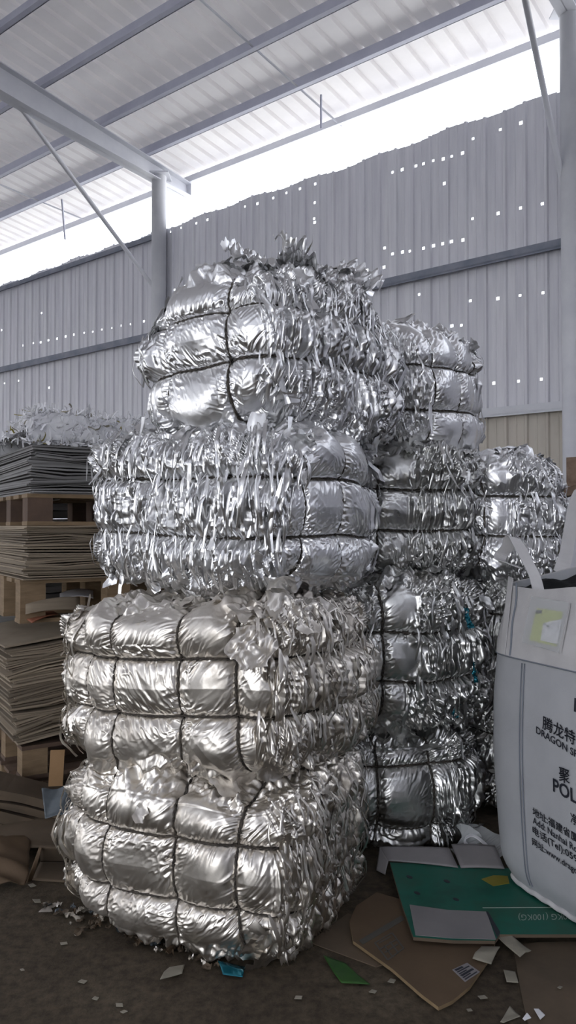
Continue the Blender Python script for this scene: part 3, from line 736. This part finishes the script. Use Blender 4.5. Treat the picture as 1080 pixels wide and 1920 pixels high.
# green and white carton
r = empty('green_carton', on_plane_z(880, 1700, 0)); tag(r, 'flattened green and white carton partly under the white bulk bag', 'carton'); OG = r.location.copy()
ZG = .050
def bend(b_pts): return b_pts
flat('green_board', None, None, [(731,1617),(850,1622),(945,1627),(1090,1640),(1100,1752),(937,1752),(928,1764),(850,1763),(775,1757),(752,1690)], ZG, M_green, .012, r, M_kraftD, origin=OG)
flat('white_panel', None, None, [(768,1696),(840,1706),(912,1709),(930,1761),(850,1759),(779,1753)], ZG+.002, M_white, .0015, r, origin=OG)
flat('board_slot', None, None, [(911,1709),(915,1709),(938,1748),(932,1757)], ZG+.0022, M_ink, .0015, r, origin=OG)
for (x, y) in ((768,1644),(838,1652),(782,1674),(855,1686)):
    flat('punched_hole', None, None, [(x+6*math.cos(k*PI/4), y+2.4*math.sin(k*PI/4)+.3*6*math.cos(k*PI/4)) for k in range(8)], ZG+.002, M_ink, .0015, r, origin=OG)
flat('yellow_patch', None, None, [(903,1648),(925,1641),(952,1642),(955,1656),(925,1661)], ZG+.002, M_yellow, .0015, r, origin=OG)
b = MB(); b.bar(on_plane_z(905,1702,ZG+.001)-OG, on_plane_z(1095,1701,ZG+.001)-OG, .004, .001); b.build('fold_line', M_inkg, r)
for pts in ([(712,1588),(842,1590),(859,1627),(728,1614)], [(846,1583),(928,1586),(946,1629),(864,1627)]):
    q = rel(r, [on_plane_z(pts[0][0],pts[0][1],ZG+.03), on_plane_z(pts[1][0],pts[1][1],ZG+.04), on_plane_z(pts[2][0],pts[2][1],ZG+.003), on_plane_z(pts[3][0],pts[3][1],ZG+.003)])
    panel('white_flap', None, None, q, M_white, th=.005, parent=r, sag=.004)
q = rel(r, [on_plane_z(712,1588,ZG+.03), on_plane_z(728,1614,ZG+.003), on_plane_z(722,1640,.01), on_plane_z(706,1632,.008)])
panel('folded_edge', None, None, q, M_white, th=.005, parent=r)
def font_mesh(body, bold=0.):
    c = bpy.data.curves.new('t', 'FONT'); c.body = body; c.size = 1.; c.resolution_u = 3; c.offset = bold
    o = bpy.data.objects.new('t', c); COL.objects.link(o)
    dg = bpy.context.evaluated_depsgraph_get(); dg.update()
    me = bpy.data.meshes.new_from_object(o.evaluated_get(dg))
    V = np.array([v.co[:] for v in me.vertices], np.float32).reshape(-1,3); F = [tuple(p.vertices) for p in me.polygons]
    bpy.data.objects.remove(o); bpy.data.curves.remove(c); bpy.data.meshes.remove(me)
    return V, F
V, F = font_mesh('100KG (100KG)')
x0, x1 = V[:,0].min(), V[:,0].max()
a_, b_, up_ = on_plane_z(1076,1714,ZG), on_plane_z(972,1716,ZG), on_plane_z(972,1727,ZG)
mb = MB(); mb.add([a_.lerp(b_, (v[0]-x0)/(x1-x0)) + (up_-b_)*(v[1]/.7) + Vector((0,0,.002)) - OG for v in V], F); mb.build('printed_lettering', M_inkg, r)
# torn paper pieces
scrap('torn_paper', 'long torn cream paper strip draped off the front of the green carton', 'paper', [(922,1752),(945,1750),(996,1780),(975,1792)], .03, M_scrap, .012, 3)
scrap('torn_paper', 'torn cream paper piece on the corner of the printed brown carton', 'paper', [(903,1772),(938,1778),(921,1806),(886,1800)], .026, M_scrap, .008, 4)
scrap('torn_paper', 'square cream scrap on the floor just below the torn strip', 'paper', [(944,1820),(966,1822),(972,1843),(950,1843)], .004, M_scrap, .004, 5)
scrap('torn_paper', 'cream scrap on the floor, bottom edge, left of the dusty board seam', 'paper', [(956,1886),(976,1906),(944,1915),(938,1912)], .004, M_scrap, .006, 6)
scrap('torn_paper', 'bright pointed paper scrap lying on the dusty board', 'paper', [(1001,1890),(1010,1889),(1022,1900),(1013,1910)], .008, M_paper, .005, 7)
scrap('torn_paper', 'bent slip of paper on the lower left of the dusty board', 'paper', [(980,1914),(988,1903),(996,1911),(984,1917)], .008, M_paper, .006, 8)
scrap('torn_paper', 'largest white torn paper on the floor below the bottom bale', 'paper', [(318,1812),(346,1806),(342,1832),(300,1842)], .004, M_scrap, .018, 9)
scrap('film_scrap', 'blue film scrap peeking out from under the bottom bale', 'film', [(408,1806),(462,1808),(455,1832),(418,1828)], .004, M_teal, .010, 10)
rg = random.Random(3)
tiny = [(143,1752),(42,1817),(155,1838),(180,1870),(232,1897),(224,1883),(70,1690),(60,1660),(120,1768),(560,1870),(700,1858),(735,1838),(1050,1850),(905,1870),(880,1895)]
names = ['right of the floor crack','at the left edge','in the lower left','near the bottom left','at the bottom edge, left of centre','at the bottom edge, a little left','by the kraft board','by the open carton','left of the bottom bale','below the centre','beside the printed carton','by the carton edge','on the dusty board','under the printed carton corner','at the bottom, right of centre']
for k, (x, y) in enumerate(tiny):
    s_ = 4+rg.random()*4; an = rg.random()*6
    q = [(x+s_*math.cos(an+i*PI/2)*(1+.5*rg.random()), y+.6*s_*math.sin(an+i*PI/2)) for i in range(4)]
    o = scrap('paper_crumb', None, None, q, .003 if k != 12 else .008, M_scrap, .004, 20+k)
    tag(o, 'tiny pale paper crumb lying on the dirty floor around the bales', 'paper crumb', 'paper crumbs on the floor')
# debris swept against the foot of the bottom bale
def debris():
    rg = np.random.RandomState(8); VV = []; FF = []; mi = []; base = 0
    for k in range(70):
        t = rg.rand(); x = 95+ t*300 + rg.normal()*12; y = 1700 + t*95 + rg.normal()*10
        c = on_plane_z(x, y, .012); an = rg.rand()*6.3; L = .02+.06*rg.rand()*rg.rand()
        P, G = crumpled((c.x, c.y, .012), (math.cos(an)*L*.6, math.sin(an)*L*.6, 0), (-math.sin(an)*L, math.cos(an)*L, .2*L*rg.rand()), (0,0,1), 6, 6, .010, int(rg.randint(1e5)))
        P[:,2] = np.maximum(P[:,2], .003)
        VV.append(P); FF.append(G+base); base += len(P); mi += [int(rg.choice(4, p=[.35,.3,.25,.1]))]*len(G)
    o = link('floor_debris', mesh_np('floor_debris', np.concatenate(VV), np.concatenate(FF), mi=mi), None, [M_kraft, M_kraftD, M_foil[1], M_blueish])
    tag(o, 'mixed shreds and dirt swept along the foot of the bottom bale', 'debris'); o['kind'] = 'stuff'
debris()

# ------------------------------------------------------------------ white bulk bag
TH = R(66); E1 = Vector((math.cos(TH), -math.sin(TH), 0)); E2 = Vector((math.sin(TH), math.cos(TH), 0))
BP = Vector((.865, 3.37, 0)); BZ, BH = .052, 1.30
BCEN = BP + E1*.5 + E2*.5
BR = Vector((BCEN.x, BCEN.y, BZ))
bag = empty('bulk_bag', (BCEN.x, BCEN.y, BZ)); tag(bag, 'tall white woven bulk bag with black print standing at the right edge', 'bag')
def bag_half(h):
    t = h/BH; return .495 + .035*math.sin(PI*min(1, t*1.1)) - .045*max(0, 1-t/.10)**2 - .02*max(0, (t-.8)/.2)
NB = 7.
def bag_pt(ang, h, off=0.):
    c, s_ = math.cos(ang), math.sin(ang); k = (abs(c)**NB+abs(s_)**NB)**(-1/NB); hh = bag_half(h)+off
    return E1*(c*k*hh) + E2*(s_*k*hh) + Vector((0,0,h))
def face_pt(a, h, off=0.):
    """a along the front face from its left corner, local to the bag root"""
    hh = bag_half(h); x = max(-.999, min(.999, (a-.5)/hh))
    b_ = hh*(1-abs(x)**NB)**(1/NB)
    return E1*(x*hh) - E2*(b_+off) + Vector((0,0,h))
def face_ah(px, py):
    r_ = ray(px, py); p0 = BP; P = CAM + r_*((p0-CAM).dot(E2)/r_.dot(E2))
    a, h = (P-p0).dot(E1), P.z-BZ
    for _ in range(12):                   # walk onto the bulged face
        q = BR + face_pt(a, h, .006); d = (q-CAM).dot(E2)
        P = CAM + r_*(d/r_.dot(E2)); a += ((P-q).dot(E1))*.8; h += (P.z-q.z)*.8
    return a, h
def bag_shell(name, h0, h1, nh, mt, off=0., rim=0., inner=False, a0=0, a1=2*PI, na=120, wr=.004):
    V = []; F = []; full = abs(a1-a0-2*PI) < 1e-6; nn = na if full else na+1
    for j in range(nh+1):
        h = h0+(h1-h0)*j/nh
        for i in range(nn):
            an = a0+(a1-a0)*i/na; p = bag_pt(an, h, off); V.append(p)
    A = np.array([v[:] for v in V], np.float32)
    w_ = wr*(sn(A*np.array([9,9,2.2],np.float32), 71) + .6*sn(A*np.array([5,5,9],np.float32), 72))
    nr = A*np.array([1,1,0],np.float32); nr /= np.linalg.norm(nr, axis=1)[:,None]
    A = A + nr*w_[:,None]
    if rim: 
        top = np.clip((A[:,2]-(h1-.1))/.1, 0, 1); A[:,2] += top*rim*sn(A*4, 74)
    tp = np.clip((A[:,2]-(BH-.3))/.3, 0, 1); A[:,2] += tp*.045*(A @ np.array(E2[:], np.float32))/.5
    for j in range(nh):
        for i in range(nn if full else nn-1):
            F.append((j*nn+i, j*nn+(i+1)%nn, (j+1)*nn+(i+1)%nn, (j+1)*nn+i))
    return link(name, mesh_np(name, A, F), bag, mt)
bag_shell('woven_body', 0, BH, 40, M_bag, rim=.03)
b = MB(); b.add([bag_pt(2*PI*i/60, .004, -.01) for i in range(60)], [tuple(range(60))]); b.build('bag_base', M_bag, bag)
bag_shell('reinforced_top_band', BH-.335, BH+.004, 14, M_band, off=.004, rim=.03)
# dark lining: slumped black film inside the mouth
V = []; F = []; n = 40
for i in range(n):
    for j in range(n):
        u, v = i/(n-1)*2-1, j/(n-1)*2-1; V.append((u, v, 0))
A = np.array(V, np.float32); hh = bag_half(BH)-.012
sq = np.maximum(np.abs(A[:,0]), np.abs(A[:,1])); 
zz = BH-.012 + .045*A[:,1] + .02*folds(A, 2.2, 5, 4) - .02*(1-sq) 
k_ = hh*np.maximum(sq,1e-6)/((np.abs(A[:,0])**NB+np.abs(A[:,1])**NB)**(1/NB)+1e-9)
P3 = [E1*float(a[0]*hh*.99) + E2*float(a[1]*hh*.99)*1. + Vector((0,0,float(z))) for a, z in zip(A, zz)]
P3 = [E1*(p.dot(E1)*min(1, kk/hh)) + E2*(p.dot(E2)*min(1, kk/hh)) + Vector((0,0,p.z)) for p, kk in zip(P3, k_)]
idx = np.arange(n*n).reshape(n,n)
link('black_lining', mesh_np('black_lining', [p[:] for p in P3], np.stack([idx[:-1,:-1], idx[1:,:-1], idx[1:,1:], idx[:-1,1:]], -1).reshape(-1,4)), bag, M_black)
# seams near the left corner, hem and strap-slit shadow
b = MB()
AS = face_ah(974,1400)[0]
for a in (AS, AS+.016): b.tube([face_pt(a, .05+(BH-.40)*k/30, .006) for k in range(31)], .0024, 5)
AT = face_ah(966,1140)[0]
b.tube([face_pt(AT+.004*math.sin(k*.5), BH-.33+.30*k/20, .008) for k in range(21)], .004, 6)  # dark tube drawn as the shadow in the slit beside the strap
b.tube([face_pt(.02+.96*k/40, BH-.337, .006) for k in range(41)], .003, 5)
b.build('seam_and_slit_shade', mat('thread_and_slit_shade', (.20,.22,.26), .8), bag)
M_hem = M_band
b = MB(); b.tube([face_pt(.01+.98*k/60, .016+.004*math.sin(k*1.3), .006) for k in range(61)], .012, 8); b.build('bottom_hem', M_hem, bag)
def ribbon(name, pts, wdir, wd, mt, parent, th=.003, sub=5):
    pts = [Vector(p) for p in pts]; Q = []
    for i in range(len(pts)-1):
        p0, p1, p2, p3 = pts[max(i-1,0)], pts[i], pts[i+1], pts[min(i+2,len(pts)-1)]
        for k in range(sub):
            t = k/sub
            Q.append(.5*((2*p1)+(p2-p0)*t+(2*p0-5*p1+4*p2-p3)*t*t+(3*p1-p0-3*p2+p3)*t**3))
    Q.append(pts[-1]); V = []; F = []
    for i, p in enumerate(Q):
        d = (Q[min(i+1,len(Q)-1)]-Q[max(i-1,0)]).normalized(); wv = wdir(i/(len(Q)-1)) if callable(wdir) else Vector(wdir)
        wv = (wv - d*wv.dot(d)).normalized(); nn = d.cross(wv)
        for c in ((-1,-1),(1,-1),(1,1),(-1,1)): V.append(p + wv*(c[0]*wd/2) + nn*(c[1]*th/2))
    for i in range(len(Q)-1):
        for c in range(4): F.append((i*4+c, i*4+(c+1)%4, i*4+4+(c+1)%4, i*4+4+c))
    F += [(0,1,2,3), tuple((len(Q)-1)*4+c for c in (3,2,1,0))]
    mb = MB(); mb.add(V, F); return mb.build(name, mt, parent)
L_ = lambda px, py, Y: at_depth(px, py, Y)-BR
ribbon('lifting_loop', [L_(1012,1120,3.20), L_(1003,1082,3.24), L_(985,1045,3.29), L_(966,1012,3.33), L_(958,1008,3.36), L_(952,1026,3.38), L_(940,1040,3.40), L_(938,1050,3.38), L_(958,1058,3.34), L_(980,1066,3.32)], (.8,.1,-.25), .055, M_band, bag)
ribbon('lifting_loop', [L_(1050,1075,3.75), L_(1060,1045,3.8), L_(1068,1000,3.82), L_(1079,945,3.84), L_(1092,925,3.86), L_(1106,950,3.9), L_(1112,1010,3.95), L_(1116,1060,3.95)], (1,.2,.1), .07, M_band, bag)
AC = face_ah(953,1150)[0]
ribbon('corner_strap', [face_pt(AC, BH-.33, .012), face_pt(AC, BH-.2, .012), face_pt(AC, BH-.05, .012), face_pt(AC+.004, BH-.01, .012)], face_pt(AC+.01, 1, .01)-face_pt(AC-.01, 1, .01), .035, M_band, bag)
# document pouch with a lime sheet
def face_patch(name, quad, mt, off, parent, n=8, wav=0.):
    ah = [face_ah(*q) for q in quad]; V = []
    for i in range(n):
        for j in range(n):
            u, v = i/(n-1), j/(n-1)
            a = (ah[0][0]*(1-u)+ah[1][0]*u)*(1-v)+(ah[3][0]*(1-u)+ah[2][0]*u)*v; h = (ah[0][1]*(1-u)+ah[1][1]*u)*(1-v)+(ah[3][1]*(1-u)+ah[2][1]*u)*v
            V.append(face_pt(a, h, off+wav*math.sin(u*5+v*3)))
    F = [(i*n+j, (i+1)*n+j, (i+1)*n+j+1, i*n+j+1) for i in range(n-1) for j in range(n-1)]
    b = MB(); b.add(V, F, 0, True); return b.build(name, mt, parent)
po = face_patch('document_pouch', [(1001,1118),(1071,1130),(1054,1224),(984,1204)], M_clear, .020, bag, 8, .0025)
face_patch('pouch_back', [(1001,1118),(1071,1130),(1054,1224),(984,1204)], M_band, .010, po)
face_patch('lime_sheet', [(1009,1140),(1058,1147),(1046,1212),(995,1200)], M_lime, .014, po)
face_patch('white_sheet', [(1022,1168),(1058,1160),(1048,1208),(1017,1200)], M_paper, .0155, po)
for q in ([(1009,1143),(1020,1144),(1019,1150),(1008,1149)], [(1023,1168),(1027,1169),(1026,1171),(1022,1170)], [(1029,1172),(1034,1173),(1033,1175),(1028,1174)]):
    face_patch('sheet_print', q, M_ink, .0165, po, 3)
# printing
lines = [('腾龙特', (1017,1364), (1078,1396), .047), ('DRAGON SP', (1005,1374), (1083,1422), .027), ('聚', (1048,1462), (1068,1468), .048), ('POL', (1037,1483), (1081,1507), .050),
         ('净', (1070,1541), (1083,1548), .036), ('地址:福建省厦', (999,1527), (1084,1580), .030), ('Add: Nanhai Ro', (999,1543), (1083,1600), .026), ('电话(Tel):059', (999,1562), (1083,1618), .030), ('网址:www.drago', (998,1583), (1083,1640), .028)]
for body, pa, pb, size in lines:
    V, F = font_mesh(body, .0 if any(ord(ch) > 255 for ch in body) else (.022 if size > .04 else .018))
    if not len(V): continue
    x0, x1 = V[:,0].min(), V[:,0].max(); y1 = V[:,1].max() if body != 'DRAGON SP' else .72
    A0, A1_ = face_ah(*pa), face_ah(*pb); s_ = size/max(.6, min(y1, .9))
    W_ = []
    if any(ord(ch) > 255 for ch in body):      # heavy strokes
        nV = len(V); sh = ((-.016,0,0),(.016,0,0),(0,-.014,0),(0,.014,0)); F = [tuple(i+k*nV for i in f) for k in range(4) for f in F]; V = np.concatenate([V+np.array(o_, np.float32) for o_ in sh])
    for v in V:
        t = (v[0]-x0)/(x1-x0); W_.append(face_pt(A0[0]+(A1_[0]-A0[0])*t, A0[1]+(A1_[1]-A0[1])*t + v[1]*s_, .006))
    mb = MB(); mb.add(W_, F); mb.build('printed_line', M_ink, bag)
mb = MB(); A0 = face_ah(1076,1334); mb.add([face_pt(A0[0]+x, A0[1]+y, .006) for x, y in ((0,0),(.012,0),(.012,.05),(0,.05))], [(0,1,2,3)])
mb.build('printed_mark', M_ink, bag)
# curled clear sheet behind the carton
r = empty('curled_plastic_sheet', on_plane_z(905, 1600, .05)); tag(r, 'curled translucent plastic sheet between the green carton and the bulk bag', 'plastic sheet')
OC = r.location.copy(); L2 = lambda px, py, Y: at_depth(px, py, Y)-OC
ribbon('curled_sheet', [L2(880,1588,3.62), L2(873,1578,3.66), L2(878,1569,3.7), L2(892,1568,3.7), L2(910,1580,3.66), L2(928,1592,3.6), L2(944,1602,3.56)], (.35,.9,.35), .16, M_clear, r, .004)
ribbon('curled_edge', [L2(880,1588,3.60), L2(872,1578,3.62), L2(878,1568,3.64), L2(891,1568,3.64), L2(912,1585,3.6), L2(914,1594,3.58), L2(906,1596,3.58)], (.35,.9,.2), .02, M_paper, r, .004)
# ------------------------------------------------------------------ light
w = bpy.data.worlds.new('World'); sc.world = w; w.use_nodes = True
nt = w.node_tree; bg = nt.nodes['Background']
tc = nt.nodes.new('ShaderNodeTexCoord'); sx = nt.nodes.new('ShaderNodeSeparateXYZ'); nt.links.new(tc.outputs['Generated'], sx.inputs[0])
rp_ = nt.nodes.new('ShaderNodeValToRGB'); e = rp_.color_ramp.elements
e[0].position = 0.; e[0].color = (.93,.94,.96,1); e[1].position = .8; e[1].color = (.86,.93,1.08,1)
nt.links.new(sx.outputs['Z'], rp_.inputs[0]); nt.links.new(rp_.outputs[0], bg.inputs[0])
bg.inputs[1].default_value = 4.3
vs = sc.view_settings
sc.display_settings.display_device = 'sRGB'
vs.view_transform = 'Standard'; vs.look = 'None'; vs.gamma = 1.; vs.exposure = 0.; vs.use_curve_mapping = False
sc.cycles.max_bounces = 8; sc.cycles.glossy_bounces = 5; sc.cycles.diffuse_bounces = 4

sd_ = bpy.data.lights.new('sun', 'SUN'); sd_.energy = 3.; sd_.angle = R(1.); sd_.color = (1,.96,.9)
so = bpy.data.objects.new('sun', sd_); COL.objects.link(so)
dirv = (NI*math.cos(R(62)) + U*.25 - Vector((0,0,1))*math.sin(R(62))).normalized()
so.rotation_euler = dirv.to_track_quat('-Z', 'Y').to_euler(); so.location = (0, 0, 30)
